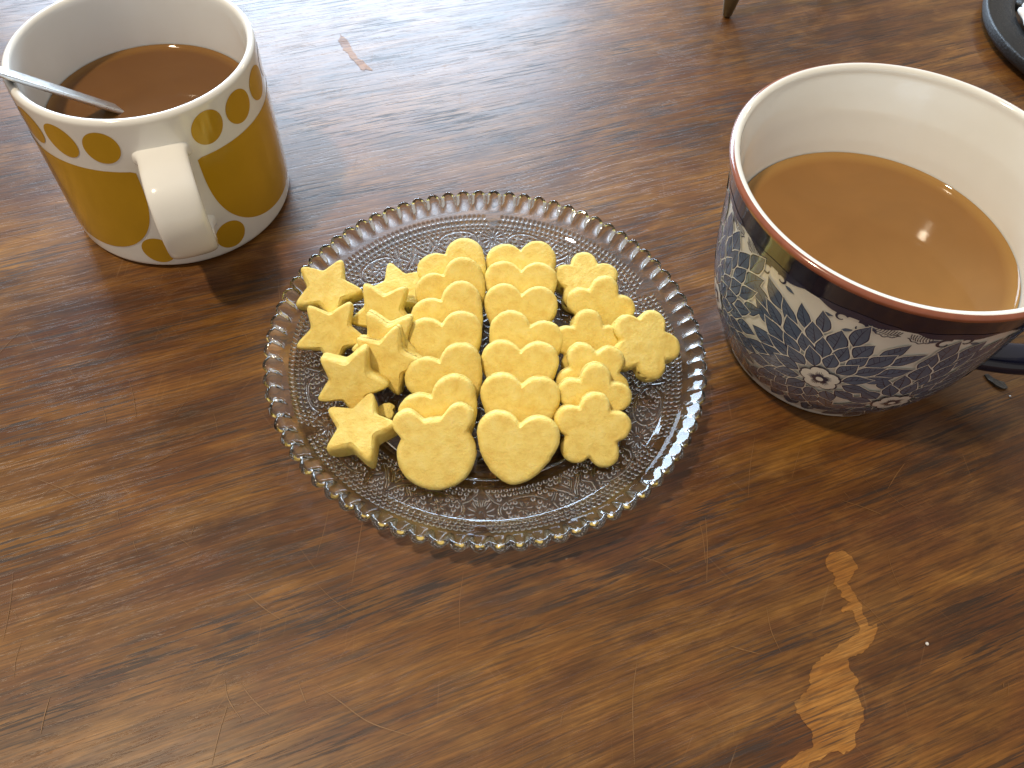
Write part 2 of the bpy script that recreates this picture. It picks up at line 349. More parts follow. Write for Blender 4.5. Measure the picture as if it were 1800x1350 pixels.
# ------------------------------------------------------------------ yellow and white mug with its coffee and spoon
MUG = (-0.1497, 0.2577)
def yellow_mug():
    root = empty("coffee_mug", (*MUG, 0)); R, Hh = 0.0443, 0.0715
    tag(root, "white straight-sided mug printed with big mustard yellow shapes and dots", "mug")
    ro = lambda z: float(np.interp(z, [0, 0.0015, 0.004, 0.06, 0.0715], [0.0420, 0.0440, 0.0448, 0.0445, 0.0443]))
    prof = [(0.0, 0.0022), (0.036, 0.0022), (0.0385, 0.0004), (0.0412, 0.0002)]
    prof += [(0.0412 + 0.0034 * math.sin(a), 0.0036 - 0.0034 * math.cos(a)) for a in np.linspace(0.2, math.pi / 2, 8)]
    prof += [(0.0448, 0.012), (0.0446, 0.035), (0.0444, 0.055), (0.0443, Hh - 0.0022)]
    prof += [(R - 0.0016 + 0.0016 * math.cos(a), Hh - 0.0018 + 0.0018 * math.sin(a)) for a in np.linspace(0.15, math.pi - 0.15, 10)]
    prof += [(R - 0.0034, Hh - 0.003), (R - 0.0040, 0.05), (R - 0.0042, 0.016)]
    prof += [(R - 0.0042 - 0.008 * (1 - math.cos(a)), 0.014 - 0.008 * math.sin(a)) for a in np.linspace(0.1, math.pi / 2, 8)] + [(0.0, 0.006)]
    lathe("body", dense(prof, 0.004), 256, M_PORC, root)
    # handle: broad flat strap
    A = math.radians(-64)
    path = catmull([(0.0425, 0.0560), (0.0480, 0.0566), (0.0560, 0.0562), (0.0635, 0.0535), (0.0675, 0.0465), (0.0680, 0.0385), (0.0655, 0.0300), (0.0590, 0.0245), (0.0500, 0.0220), (0.0425, 0.0210)], 7)
    V, Fc = sweep(path, lambda f: 0.0172 + 0.0040 * max(0, 1 - f * 9) ** 2 + 0.0040 * max(0, 1 - (1 - f) * 9) ** 2, lambda f: 0.0056 + 0.004 * max(0, 1 - f * 9) ** 2 + 0.004 * max(0, 1 - (1 - f) * 9) ** 2, nround=32, exp=3.3)
    h = mesh_obj("handle", V, Fc, M_PORC, root); h.rotation_euler = (0, 0, A)
    # print
    P = Print(lambda z: float(np.interp(z, [0.0036, 0.012, 0.035, 0.055, Hh], [0.0446, 0.0448, 0.0446, 0.0444, 0.0443]))); D = math.radians
    OFF = 0.00012
    for k in range(17):
        c = D(-40.5 + 19.5 * k); rr = 0.0067; wob = random.uniform(0.94, 1.05); sh = random.uniform(-0.25, 0.25)
        P.fill([(c + (rr * 0.96 * wob * math.cos(a) + sh * rr * 0.5 * math.sin(a)) / 0.0444, 0.0608 + rr * math.sin(a)) for a in np.linspace(0, 2 * math.pi, 48, endpoint=False)], OFF, 0, 5)
    for c, hw in ((5, 55), (116, 52.5), (227, 55)):
        o = []
        for a in np.linspace(0, math.pi, 70):
            co, si = math.cos(a), math.sin(a); n = 2 / 3.0
            o.append((D(c + hw * math.copysign(abs(co) ** n, co)), 0.0505 - 0.0425 * abs(si) ** n))
        x0 = o[-1][0]; x1 = o[0][0]
        o = o[1:-1] + [(x0 + (x1 - x0) * f, 0.0505 + (0.0 if 0.01 < f < 0.99 else -0.0006)) for f in np.linspace(0, 1, 50)]
        P.fill(o, OFF, 0, 26, (D(c), 0.032))
    for c in (-46.5, -83.5, 61.5, 170):
        c = D(c); rr = 0.0068
        P.fill([(c + rr * 0.92 * math.cos(a) / 0.0447, 0.0108 + rr * math.sin(a)) for a in np.linspace(0, 2 * math.pi, 48, endpoint=False)], OFF, 0, 5)
    P.build("printed_pattern", [M_OCHRE], root)
    # coffee
    rc = 0.0399; zc = 0.0452
    pr = [(0.0, 0.0), (rc * 0.5, 0.0), (rc * 0.9, 0.0), (rc - 0.0018, 0.00012), (rc - 0.0008, 0.0004), (rc - 0.0001, 0.0011)]
    co = lathe("coffee", dense(pr, 0.004)[::-1] , 128, coffee_material("milky_coffee_dark", (0.150, 0.066, 0.019), (0.24, 0.12, 0.034), rc), None)
    co.location = (*MUG, zc); co.data.flip_normals()
    tag(co, "dark milky coffee inside the yellow and white mug", "coffee")
    # spoon leaning on the rim
    a = px(204, 191, zc); b = px(9, 129, 0.0742); d = (b - a).normalized()
    sp_root = empty("teaspoon", a); tag(sp_root, "steel teaspoon with flat handle leaning in the yellow mug", "spoon")
    L0, L1 = -0.030, 0.090
    xs = np.linspace(L0, L1, 26)
    V, Fc = sweep([(x, 0.0) for x in xs], lambda f: 0.0068 + 0.0036 * f, 0.0019, nround=20, exp=7)
    hnd = mesh_obj("handle", V, Fc, M_STEEL, sp_root)
    side = d.cross(Vector((0, 0, 1))).normalized()
    upn = side.cross(d).normalized()
    # roll the flat face a little towards the viewer
    rollq = Matrix.Rotation(math.radians(3), 4, d)
    upn = (rollq @ upn.to_4d()).to_3d(); side = d.cross(upn).normalized()
    Rm = Matrix((d, -side, upn)).transposed()
    V, Fc = [], []
    n1, n2 = 14, 24
    for i in range(n1 + 1):
        f = i / n1
        for k in range(n2):
            an = 2 * math.pi * k / n2
            V.append((-0.047 + 0.0185 * f * math.cos(an), 0.0118 * f * math.sin(an), -0.0040 * (1 - f * f)))
    Fc = grid_faces(n1 + 1, n2).tolist()
    bowl = mesh_obj("bowl", V, Fc, M_STEEL, sp_root)
    so = bowl.modifiers.new("thickness", 'SOLIDIFY'); so.thickness = 0.0010
    for o in (hnd, bowl): o.rotation_euler = Rm.to_euler()
    # bubbles on the coffee
    for (bx, by, br) in ((229, 104, .0009), (330, 92, .0008), (345, 101, .0007), (262, 191, .0008), (172, 207, .0011)):
        pass
yellow_mug()

# ------------------------------------------------------------------ blue floral cup
CUP = (0.1218, 0.2052)
def floral_cup():
    root = empty("coffee_cup", (*CUP, 0)); Hh = 0.0856
    tag(root, "large wide cream cup with blue leaf and flower print and navy handle", "cup")
    op = catmull([(0.0383, 0.0030), (0.0413, 0.0090), (0.0450, 0.0170), (0.0482, 0.0260), (0.0505, 0.0360), (0.0521, 0.0470), (0.0534, 0.0580), (0.0550, 0.0690), (0.0568, 0.0770), (0.0588, 0.0840)], 6)
    zs = [p[1] for p in op]; rs = [p[0] for p in op]
    rfn = lambda z: float(np.interp(z, zs, rs))
    prof = [(0.0, 0.0035), (0.0345, 0.0035), (0.0355, 0.0006), (0.0364, 0.0001), (0.0375, 0.0005), (0.0380, 0.0020)] + op
    lip = [(0.0572 + 0.0017 * math.cos(a), 0.0843 + 0.0013 * math.sin(a)) for a in np.linspace(0.25, math.pi, 9)]
    inner = [(0.0554, 0.0825), (0.0540, 0.0770), (0.0522, 0.0690), (0.0504, 0.0580), (0.0490, 0.0470), (0.0473, 0.0360), (0.0448, 0.0260), (0.0412, 0.0170), (0.0340, 0.0095), (0.020, 0.0070), (0.0, 0.0065)]
    no = len(dense(prof, 0.0012)); full = dense(prof + lip + inner, 0.0012)
    def mf(k, c):
        if k < no - 1:
            if c[1] > 0.0837: return 1
            if c[1] > 0.0732: return 2
            return 0
        if k < no + 3: return 1
        return 0
    lathe("body", full, 256, [M_CREAM, M_RED, M_NAVY], root, mf)
    # inner rim line
    # handle: navy loop on the far right side
    A = math.radians(-17)
    path = catmull([(0.0530, 0.0640), (0.0620, 0.0668), (0.0730, 0.0655), (0.0820, 0.0570), (0.0845, 0.0440), (0.0800, 0.0310), (0.0690, 0.0225), (0.0560, 0.0180), (0.0430, 0.0165)], 7)
    V, Fc = sweep(path, 0.0130, 0.0070, nround=28, exp=3.0)
    h = mesh_obj("handle", V, Fc, M_NAVY, root); h.rotation_euler = (0, 0, A)
    P = Print(rfn); D = math.radians
    RR = 0.050
    def leaf(th, z, ang, L, w, vein=True, blunt=0.0, lev=0.0):
        r = rfn(z); c, s = math.cos(ang), math.sin(ang); N = 16
        bend = random.uniform(-0.12, 0.12)
        def pt(t, side, k):   # t 0..1 along, side -1..1
            hw = w * 0.5 * k * math.sin(math.pi * t ** (0.80)) ** (1.12 - 0.4 * blunt) * (1.0 + 0.04 * math.sin(t * 15 + th * 50) * side)
            u = (t - 0.5) * L * (0.5 + 0.5 * k) ; v = side * hw + bend * L * (t - 0.5) ** 2 * 2
            return (th + (u * c - v * s) / r, z + (u * s + v * c))
        lev = lev + random.uniform(0, 0.000008)
        for k, off, mt in ((1.0, 0.00010 + lev, 2), (0.86, 0.000122 + lev, 1), (0.74, 0.000138 + lev, 0)):
            o = [pt(i / N, 1, k) for i in range(N + 1)] + [pt(i / N, -1, k) for i in range(N - 1, 0, -1)]
            o = [(a, min(max(b, 0.0035), 0.083)) for a, b in o]
            P.fill(o, off, mt, 2)
        if vein:
            P.stroke([pt(t, 0, 1) for t in np.linspace(0.04, 0.86, 6)], lambda f: 0.00042 * (1 - 0.7 * f), 0.000152 + lev, 1)
            for t in (0.3, 0.45, 0.6):
                a, b = pt(t, 0, 1), pt(min(t + 0.12, 1), 0.62, 1); P.stroke([a, b], 0.00018, 0.000152 + lev, 1)
    def flower(th, z, R, rot):
        r = rfn(z)
        def circ(fn, n, cx=0.0, cz=0.0): return [(th + (cx + fn(a) * math.cos(a)) / r, z + cz + fn(a) * math.sin(a)) for a in np.linspace(0, 2 * math.pi, n, endpoint=False)]
        for rad, mt, off in ((1.0, 1, 0.00070), (0.91, 2, 0.00074)):
            P.fill(circ(lambda a: R * rad * (0.74 + 0.26 * abs(math.cos(2.5 * (a - rot))) ** 0.6 - 0.05 * max(0, math.cos(5 * (a - rot))) ** 12), 90), off, mt, 4)
        for k in range(40):
            a = rot + k * 2 * math.pi / 40; sgn = abs(math.cos(2.5 * (a - rot)))
            P.stroke([(th + R * f * math.cos(a) / r, z + R * f * math.sin(a)) for f in (0.20, 0.36 + 0.24 * sgn * random.uniform(0.8, 1.1))], lambda f: 0.0005 * (1 - f) + 0.00006, 0.00078, 1)
        P.fill(circ(lambda a: R * 0.24, 20), 0.00082, 1, 2); P.fill(circ(lambda a: R * 0.17, 20), 0.00086, 2, 2)
    centres = []
    for rep in range(4):
        o = rep * 90.0
        centres += [(D(-113 + o), 0.0365, 0.0070), (D(-82 + o), 0.0290, 0.0068)]
    for th, z, R in centres: flower(th, z, R, random.uniform(0, 1.2))
    placed = []
    def wrap(a): return (a + math.pi) % (2 * math.pi) - math.pi
    for ci, (th0, z0, R0) in enumerate(centres):
        L = 0.0098; ring = R0 + L * 0.5; gi = 0
        while ring < 0.056:
            n = 12 if ring < 0.0140 else (19 if ring < 0.0250 else 32)
            w0 = min(2 * math.pi * ring / n * 1.04, 0.0074)
            for k in range(n):
                a = 2 * math.pi * (k + 0.5 * (gi % 2)) / n + random.uniform(-0.02, 0.02)
                z = z0 + ring * math.sin(a) * 0.97
                if z < 0.0055 or z > 0.0672 + 0.0025 * math.sin(th0 * 3 + a * 5): continue
                th = th0 + ring * math.cos(a) / rfn(z)
                dd = [math.hypot(wrap(th - t2) * 0.048, z - z2) for t2, z2, _ in centres]
                if min(dd) < dd[ci] - 1e-6: continue
                if any(q < R2 + 0.0026 for q, (_, _, R2) in zip(dd, centres)): continue
                if z > 0.064 and random.random() < 0.3: continue
                w = w0 * random.uniform(0.90, 1.08); LL = L * random.uniform(0.92, 1.10)
                placed.append((th, z, w * 0.75)); leaf(th, z, a + random.uniform(-0.05, 0.05), LL, w, True, 0.0, max(0.0, 0.00048 - 0.00006 * gi))
            ring += L * 0.56; gi += 1; L = min(L + 0.0009, 0.0145)
    # small filler leaves in the gaps
    for k in range(5200):
        th = random.uniform(-math.pi, math.pi); z = random.uniform(0.0065, 0.064)
        if all(math.hypot(wrap(th - q[0]) * 0.047, z - q[1]) > q[2] + 0.0021 for q in placed) and all(math.hypot(wrap(th - t2) * 0.047, z - z2) > R2 + 0.0022 for t2, z2, R2 in centres):
            t2, z2, _ = min(centres, key=lambda c: math.hypot(wrap(th - c[0]) * 0.047, z - c[1]))
            placed.append((th, z, 0.0018)); leaf(th, z, math.atan2(z - z2, wrap(th - t2) * 0.047), 0.0038, 0.0021, False, 0.5)
    # scrolled border under the navy band
    for rep in range(12):
        th0 = D(-114 + 30 * rep); flip = 1 if rep % 2 else -1
        X = lambda u: th0 + flip * u / 0.0565
        # wavy lower edge lobe of the band
        P.fill([(X(0.0125 * math.cos(a)), 0.0738 + (0.0024 if math.sin(a) < 0 else 0.0012) * math.sin(a) * (1 + 0.25 * math.sin(5 * a))) for a in np.linspace(0, 2 * math.pi, 40, endpoint=False)], 0.00012, 1, 6)
        # curls
        P.stroke([(X(-0.002 + 0.0030 * (1 - t * .75) * math.cos(5.2 * t + 1.2)), 0.0688 + 0.0030 * (1 - t * .75) * math.sin(5.2 * t + 1.2)) for t in np.linspace(0, 1, 14)], lambda f: 0.0011 * (1 - f) + 0.0003, 0.00014, 1)
        P.stroke([(X(0.004 + 0.0024 * (1 - t * .7) * math.cos(-5 * t + 2.4)), 0.0700 + 0.0024 * (1 - t * .7) * math.sin(-5 * t + 2.4)) for t in np.linspace(0, 1, 12)], lambda f: 0.0009 * (1 - f) + 0.0003, 0.00014, 1)
        leaf(X(0.0005), 0.0655, -0.6 * flip, 0.0042, 0.0017, False); leaf(X(-0.0058), 0.0700, 0.5 * flip, 0.0040, 0.0018, False); leaf(X(0.0080), 0.0685, -0.25 * flip, 0.0042, 0.0017, False)
        for k in range(9):
            u = -0.0135 + 0.0008 * k; P.stroke([(X(u), 0.0726), (X(u + 0.0003), 0.0712 - 0.0012 * math.sin(k / 8 * math.pi)), (X(u + 0.0009), 0.0700 - 0.0010 * math.sin(k / 8 * math.pi))], 0.00026, 0.00014, 1)
        P.stroke([(X(-0.0138 + 0.0086 * t), 0.0702 - 0.0020 * math.sin(t * math.pi) + 0.0003 * math.sin(t * 22)) for t in np.linspace(0, 1, 20)], 0.00035, 0.00015, 1)
    P.build("printed_pattern", [M_LEAF, M_INK, M_CREAM], root)
    rc = 0.0495; zc = 0.0517
    pr = [(0.0, 0.0), (rc * 0.5, 0.0), (rc * 0.9, 0.0), (rc - 0.0018, 0.00012), (rc - 0.0008, 0.0004), (rc - 0.0001, 0.0011)]
    co = lathe("coffee", dense(pr, 0.004)[::-1], 128, coffee_material("milky_coffee", (0.265, 0.128, 0.036), (0.36, 0.20, 0.060), rc), None)
    co.location = (*CUP, zc); co.data.flip_normals()
    tag(co, "light brown milky coffee inside the blue floral cup", "coffee")
floral_cup()

# ------------------------------------------------------------------ pressed glass plate
PLATE = (-0.0100, 0.1760); PROT = math.radians(-87)
R_WELL, R_BAND, R_RIM = 0.0505, 0.0685, 0.0790
def plate_top(r):
    return np.interp(r, [0, 0.046, 0.0495, 0.0515, 0.0535, 0.0600, 0.0670, 0.0695, 0.0725, 0.0755, 0.0790], [0.0050, 0.0050, 0.0052, 0.0064, 0.0068, 0.0080, 0.0094, 0.0108, 0.0134, 0.0158, 0.0178])
def plate_bot(r):
    return np.interp(r, [0, 0.043, 0.0455, 0.0470, 0.0485, 0.0500, 0.0535, 0.0600, 0.0670, 0.0700, 0.0735, 0.0790], [0.0018, 0.0018, 0.0004, 0.0002, 0.0006, 0.0024, 0.0038, 0.0050, 0.0064, 0.0076, 0.0102, 0.0138])
def glass_plate():
    NA = 12 * 170; half = 170
    # relief on one mirrored half sector of 30 degrees
    rb = np.concatenate([np.linspace(0.0005, 0.0425, 120), np.linspace(0.0428, R_RIM, 165)])
    th = np.arange(NA) * 2 * np.pi / NA
    fold = np.abs(((th + np.pi / 6) % (np.pi / 3)) - np.pi / 6)         # 0..30 deg, fan at 0
    Rg, Tg = np.meshgrid(rb, fold, indexing="ij")
    S = Tg * 0.060                                                        # arc length on the mid circle
    Rm = Rg
    def seg_d(p, q, S=S, Rr=Rm):
        ax, ay = p; bx, by = q; dx, dy = bx - ax, by - ay
        t = np.clip(((S - ax) * dx + (Rr - ay) * dy) / (dx * dx + dy * dy + 1e-18), 0, 1)
        return np.hypot(S - ax - t * dx, Rr - ay - t * dy)
    mm = 0.001
    # motif strokes (s, r) in mm
    strokes = []
    for a in (0, 26, 52, 80, 110, 140, 165): # fan
        aa = math.radians(a); strokes.append(([(1.0 * math.sin(aa), 63.2 + 1.0 * math.cos(aa)), (4.0 * math.sin(aa), 63.2 + 4.0 * math.cos(aa) * (1.0 if a < 90 else 1.3))], 0.55, 0.65))
    oc = (14.0, 62.3)
    oval = [(oc[0] + 8.2 * math.cos(t), oc[1] + 4.9 * math.sin(t) - 0.03 * (8.2 * math.cos(t))) for t in np.linspace(0.2, 2 * math.pi - 0.25, 30)]
    strokes.append((oval, 0.50, 0.60))
    for k in range(7):
        t = k * 2 * math.pi / 7; strokes.append(([(oc[0] + 0.8 * math.cos(t), oc[1] + 0.8 * math.sin(t)), (oc[0] + 2.4 * math.cos(t), oc[1] + 2.4 * math.sin(t))], 0.42, 0.5))
    strokes.append(([(31.4, 64.5), (30.0, 61.5), (26.5, 58.0), (24.2, 56.5)], 0.5, 0.6)); strokes.append(([(31.4, 54.0), (29.2, 57.0), (31.4, 60.5)], 0.45, 0.55))
    strokes.append(([(24.8, 66.5), (23.8, 62.5), (26.0, 60.0)], 0.5, 0.55))
    strokes.append(([(2.0, 55.5), (4.5, 58.5), (7.0, 60.0)], 0.45, 0.55))
    hgt = np.zeros_like(Rg); near = np.full(Rg.shape, 1.0)
    for pts, w, hh in strokes:
        d = np.full(Rg.shape, 1.0)
        for p, q in zip(pts[:-1], pts[1:]): d = np.minimum(d, seg_d((p[0] * mm, p[1] * mm), (q[0] * mm, q[1] * mm)))
        near = np.minimum(near, d - w * mm)
        hgt = np.maximum(hgt, hh * mm * np.sqrt(np.clip(1 - (d / (w * mm)) ** 2, 0, 1)))
    # beads on rings; a bead is kept whole when its centre is clear of every stroke
    def dist_all(sx, rx):
        best = 1.0
        for pts, w, hh in strokes:
            for p, q in zip(pts[:-1], pts[1:]):
                ax, ay = p[0] * mm, p[1] * mm; dx, dy = (q[0] - p[0]) * mm, (q[1] - p[1]) * mm
                t = min(1, max(0, ((sx - ax) * dx + (rx - ay) * dy) / (dx * dx + dy * dy + 1e-18)))
                best = min(best, math.hypot(sx - ax - t * dx, rx - ay - t * dy) - w * mm)
        return best
    pitch = 2.05 * mm; br = 0.80 * mm; bh = 0.80 * mm
    rows = [0.0543 + 0.866 * pitch * k for k in range(9)] + [0.0706, 0.0725]
    for ri, r0 in enumerate(rows):
        n = int(round(2 * math.pi * r0 / pitch / 12)) * 12; da = 2 * math.pi / n
        sel = np.where(np.abs(rb - r0) < br)[0]
        if not len(sel): continue
        idx = np.round(th / da - 0.5 * (ri % 2)); tc = (idx + 0.5 * (ri % 2)) * da
        fc = np.abs(((tc + np.pi / 6) % (np.pi / 3)) - np.pi / 6)
        uniq, inv = np.unique(np.round(fc, 6), return_inverse=True)
        if r0 < 0.0695:
            inside = lambda f: ((f * 0.06 - oc[0] * mm) / (8.2 * mm)) ** 2 + ((r0 - oc[1] * mm) / (4.9 * mm)) ** 2
            keepu = np.array([dist_all(f * 0.06, r0) > 0.55 * mm and not (0.25 > inside(f)) and f * 0.06 > 1.2 * mm for f in uniq])
        else: keepu = np.array([f * 0.06 > 2.2 * mm for f in uniq])
        keep = keepu[inv]
        for i in sel:
            d2 = ((th - tc) * rb[i]) ** 2 + (rb[i] - r0) ** 2
            hgt[i] = np.maximum(hgt[i], np.where(keep, bh * np.sqrt(np.clip(1 - d2 / br ** 2, 0, 1)), 0))
    # well: rings of small chevrons
    for i, r in enumerate(rb):
        if 0.006 < r < 0.0415:
            row = int((r - 0.006) / 0.0030); f = ((r - 0.006) / 0.0030) % 1; n = max(8, int(2 * math.pi * (0.006 + (row + .5) * 0.003) / 0.0042))
            u = (th * n / (2 * np.pi) + 0.5 * (row % 2)) % 1; v = np.abs(u - 0.5) * 2
            c = np.abs(f - 0.2 - 0.55 * v); hgt[i] = np.maximum(hgt[i], 0.0006 * np.clip(1 - c / 0.22, 0, 1) * (v < 0.8))
    NS = 76
    sc = np.abs(np.cos(0.5 * NS * th)) ** 0.8 * 2 - 1.25
    def edge_r(r):     # scalloped outer edge, fading inwards
        k = np.clip((r - 0.0748) / (R_RIM - 0.0748), 0, 1)
        return r + k * (sc * 0.0011 - 0.0005)
    # bottom surface
    zb = plate_bot(Rg) - 0
    zb = zb - hgt * np.where(Rg < 0.0425, 1.0, 1.0)
    lob = np.clip((Rg - 0.0748) / 0.003, 0, 1)
    zb = zb - lob * 0.0008 * sc[None, :] * 1.0
    zb = np.maximum(zb, 0.0001)
    rr = np.stack([edge_r(np.full(NA, r)) for r in rb])
    thp = th + PROT
    Vb = np.stack([rr * np.cos(thp), rr * np.sin(thp), zb], -1)
    # top surface (smooth, with the scallop at the rim), outer to inner
    rt = np.concatenate([np.linspace(R_RIM, 0.0745, 9), np.linspace(0.0738, 0.0420, 46), np.linspace(0.040, 0.0006, 14)])
    rrt = np.stack([edge_r(np.full(NA, r)) for r in rt])
    zt = plate_top(rt)[:, None] + np.clip((rt - 0.0755) / 0.003, 0, 1)[:, None] * 0.0006 * sc[None, :]
    Vt = np.stack([rrt * np.cos(thp), rrt * np.sin(thp), zt * np.ones((1, NA))], -1)
    # rounded rim
    mid = []
    for a in (0.25, 0.5, 0.75):
        e = edge_r(np.full(NA, R_RIM)) + 0.0013 * math.sin(a * math.pi); z = zb[-1] * (1 - a) + zt[0] * a
        mid.append(np.stack([e * np.cos(thp), e * np.sin(thp), z], -1))
    V = np.concatenate([Vb, np.stack(mid), Vt], 0); nr = V.shape[0]
    Fq = grid_faces(nr, NA).tolist()
    V = V.reshape(-1, 3)
    n0 = len(V); V = np.concatenate([V, [[0, 0, zb[0].mean()], [0, 0, 0.0050]]])
    Fq += [[n0, (j + 1) % NA, j] for j in range(NA)]; o = (nr - 1) * NA; Fq += [[n0 + 1, o + j, o + (j + 1) % NA] for j in range(NA)]
    p = mesh_obj("glass_plate", V, Fq, M_GLASS)
    p.location = (*PLATE, 0.0002)
    tag(p, "round clear pressed glass plate with beaded pattern and scalloped rim", "plate")
glass_plate()

# ------------------------------------------------------------------ cookies
def smooth_loop(r, k):
    for _ in range(k): r = (np.roll(r, 1) + 2 * r + np.roll(r, -1)) / 4
    return r
NA_C = 144
PH = np.linspace(0, 2 * np.pi, NA_C, endpoint=False)
def polar_from_poly(poly):
    """radius of a star-shaped outline for each direction"""
    P = np.array(poly); Q = np.roll(P, -1, 0); out = np.zeros(NA_C)
    for i, a in enumerate(PH):
        d = np.array([math.cos(a), math.sin(a)]); best = 0
        for p, q in zip(P, Q):
            e = q - p; den = d[0] * e[1] - d[1] * e[0]
            if abs(den) < 1e-12: continue
            t = (p[0] * e[1] - p[1] * e[0]) / den; s = (p[0] * d[1] - p[1] * d[0]) / den
            if t > 0 and -1e-9 <= s <= 1 + 1e-9: best = max(best, t)
        out[i] = best
    return out
def circles_r(cs):
    r = np.zeros(NA_C)
    for cx, cy, rx in cs:
        b = cx * np.cos(PH) + cy * np.sin(PH); c = cx * cx + cy * cy - rx * rx; disc = b * b - c
        r = np.maximum(r, np.where(disc > 0, b + np.sqrt(np.clip(disc, 0, None)), 0))
    return r
def heart_r():
    cs = []
    for sx in (-1, 1):
        for f in np.linspace(0, 1, 24): cs.append((sx * 6.5 * (1 - f), 4.2 * (1 - f) - 9.2 * f + 1.3 * math.sin(math.pi * f) * -0.4, 7.4 * (1 - f) + 3.8 * f + 1.7 * math.sin(math.pi * f)))
    return smooth_loop(circles_r(cs), 4)
def star_r():
    poly = []
    for k in range(5):
        for rr, a in ((14.6, 90 + 72 * k), (7.4, 126 + 72 * k)): poly.append((rr * math.cos(math.radians(a)), rr * math.sin(math.radians(a))))
    return smooth_loop(polar_from_poly(poly), 6)
def flower_r():
    r = np.zeros(NA_C)
    for k in range(5):
        a0 = math.radians(90 + 72 * k); c = 8.4; rad = 5.3
        d = PH - a0; disc = rad ** 2 - (c * np.sin(d)) ** 2
        r = np.maximum(r, np.where((disc > 0) & (np.cos(d) > 0), c * np.cos(d) + np.sqrt(np.clip(disc, 0, None)), 0))
    return smooth_loop(np.maximum(r, 8.2), 4)
def bear_r():
    r = np.full(NA_C, 0.0)
    for cx, cy, rx in ((0, -1.9, 12.1), (-8.4, 9.3, 4.7), (8.4, 9.3, 4.7)):
        b = cx * np.cos(PH) + cy * np.sin(PH); c = cx * cx + cy * cy - rx * rx; disc = b * b - c
        r = np.maximum(r, np.where(disc > 0, b + np.sqrt(np.clip(disc, 0, None)), 0))
    r *= 1 + 0.05 * np.abs(np.cos(PH)) ** 4
    return smooth_loop(r, 3)
SHAPES = {"heart": heart_r(), "star": star_r(), "flower": flower_r(), "bear": bear_r(), "chunk": smooth_loop(np.repeat(np.random.default_rng(5).uniform(9, 16, 12), 12), 10)}
def cookie_mesh(kind, thick, seed, rough=1.0):
    g = np.random.default_rng(seed); r = SHAPES[kind] * 0.001
    r = r * (1 + 0.012 * np.sin(PH * 2 + g.uniform(0, 6)) + 0.010 * np.sin(PH * 3 + g.uniform(0, 6)) + smooth_loop(g.normal(0, 0.010, NA_C), 4))
    t = thick * 0.001; bev = 0.0021
    fr = np.concatenate([[0.0], np.linspace(0.08, 0.82, 16)])
    rows = [(f, t) for f in fr[1:]]
    rows = [(r * f, np.full(NA_C, t)) for f in fr[1:]]
    for a in np.linspace(0, math.pi / 2, 6)[0:]:
        rows.append((np.maximum(r - bev + bev * math.sin(a), r * 0.82 + 0.0001), np.full(NA_C, t - bev + bev * math.cos(a))))
    for f in (0.72, 0.5, 0.28, 0.10): rows.append((r * (1.0 + 0.004 * math.sin(f * 9)), np.full(NA_C, t * f)))
    rows.append((r - 0.0006, np.zeros(NA_C))); rows.append((r * 0.6, np.zeros(NA_C)))
    R = np.stack([a for a, b in rows]); Z = np.stack([b for a, b in rows])
    X = R * np.cos(PH); Y = R * np.sin(PH)
    # lumpy baked surface
    Zn = np.zeros_like(Z)
    for k in range(26):
        kx, ky = g.normal(0, 1, 2) * g.choice([220, 420, 800, 1500]); Zn += np.sin(kx * X + ky * Y + g.uniform(0, 6.28)) * (60 / (abs(kx) + abs(ky) + 250))
    Zn += g.normal(0, 0.10, Z.shape) * np.clip(R / r.max() * 1.6 - 0.4, 0, 1)
    topw = np.clip((Z - 0.4 * t) / (0.6 * t), 0, 1)
    Z = Z + Zn * 0.00021 * rough * topw
    dome = 0.0006 * (1 - (R / r.max()) ** 2); Z = Z + dome * topw
    rad = 1 + g.normal(0, 0.003, R.shape) * (topw < 0.98)
    X *= rad; Y *= rad
    V = np.stack([X, Y, Z], -1).reshape(-1, 3); nrow = len(rows)
    Fq = grid_faces(nrow, NA_C).tolist()
    Fq = [f[::-1] for f in Fq]
    n0 = len(V); V = np.concatenate([V, [[0, 0, Z[0].mean()], [0, 0, 0.0]]])
    Fq += [[n0, j, (j + 1) % NA_C] for j in range(NA_C)]; o = (nrow - 1) * NA_C; Fq += [[n0 + 1, o + (j + 1) % NA_C, o + j] for j in range(NA_C)]
    V[:, 2] -= t / 2
    return V, Fq
def cookie(kind, cx, cy, zc, tilt, rot, yaw, label, group, thick=7.0, scale=1.0, side=0.0, rough=None):
    seed = int(cx * 31 + cy * 7); V, Fq = cookie_mesh(kind, thick / scale, seed, rough or (2.3 if tilt < 28 else 1.0)); V = V * scale
    o = mesh_obj(kind + "_cookie", V, Fq, M_COOKIE)
    p = px(cx, cy, zc)
    M = Matrix.Rotation(math.radians(yaw), 4, 'Z') @ Matrix.Rotation(math.radians(side), 4, 'Y') @ Matrix.Rotation(math.radians(tilt), 4, 'X') @ Matrix.Rotation(math.radians(rot), 4, 'Z')
    o.rotation_euler = M.to_euler(); o.location = p
    tag(o, label, "cookie", group); return o
GH, GM, GF, GS = "hearts in the all-heart row", "hearts in the row behind the bear", "flower cookies beside the heart row", "star cookies on the plate"
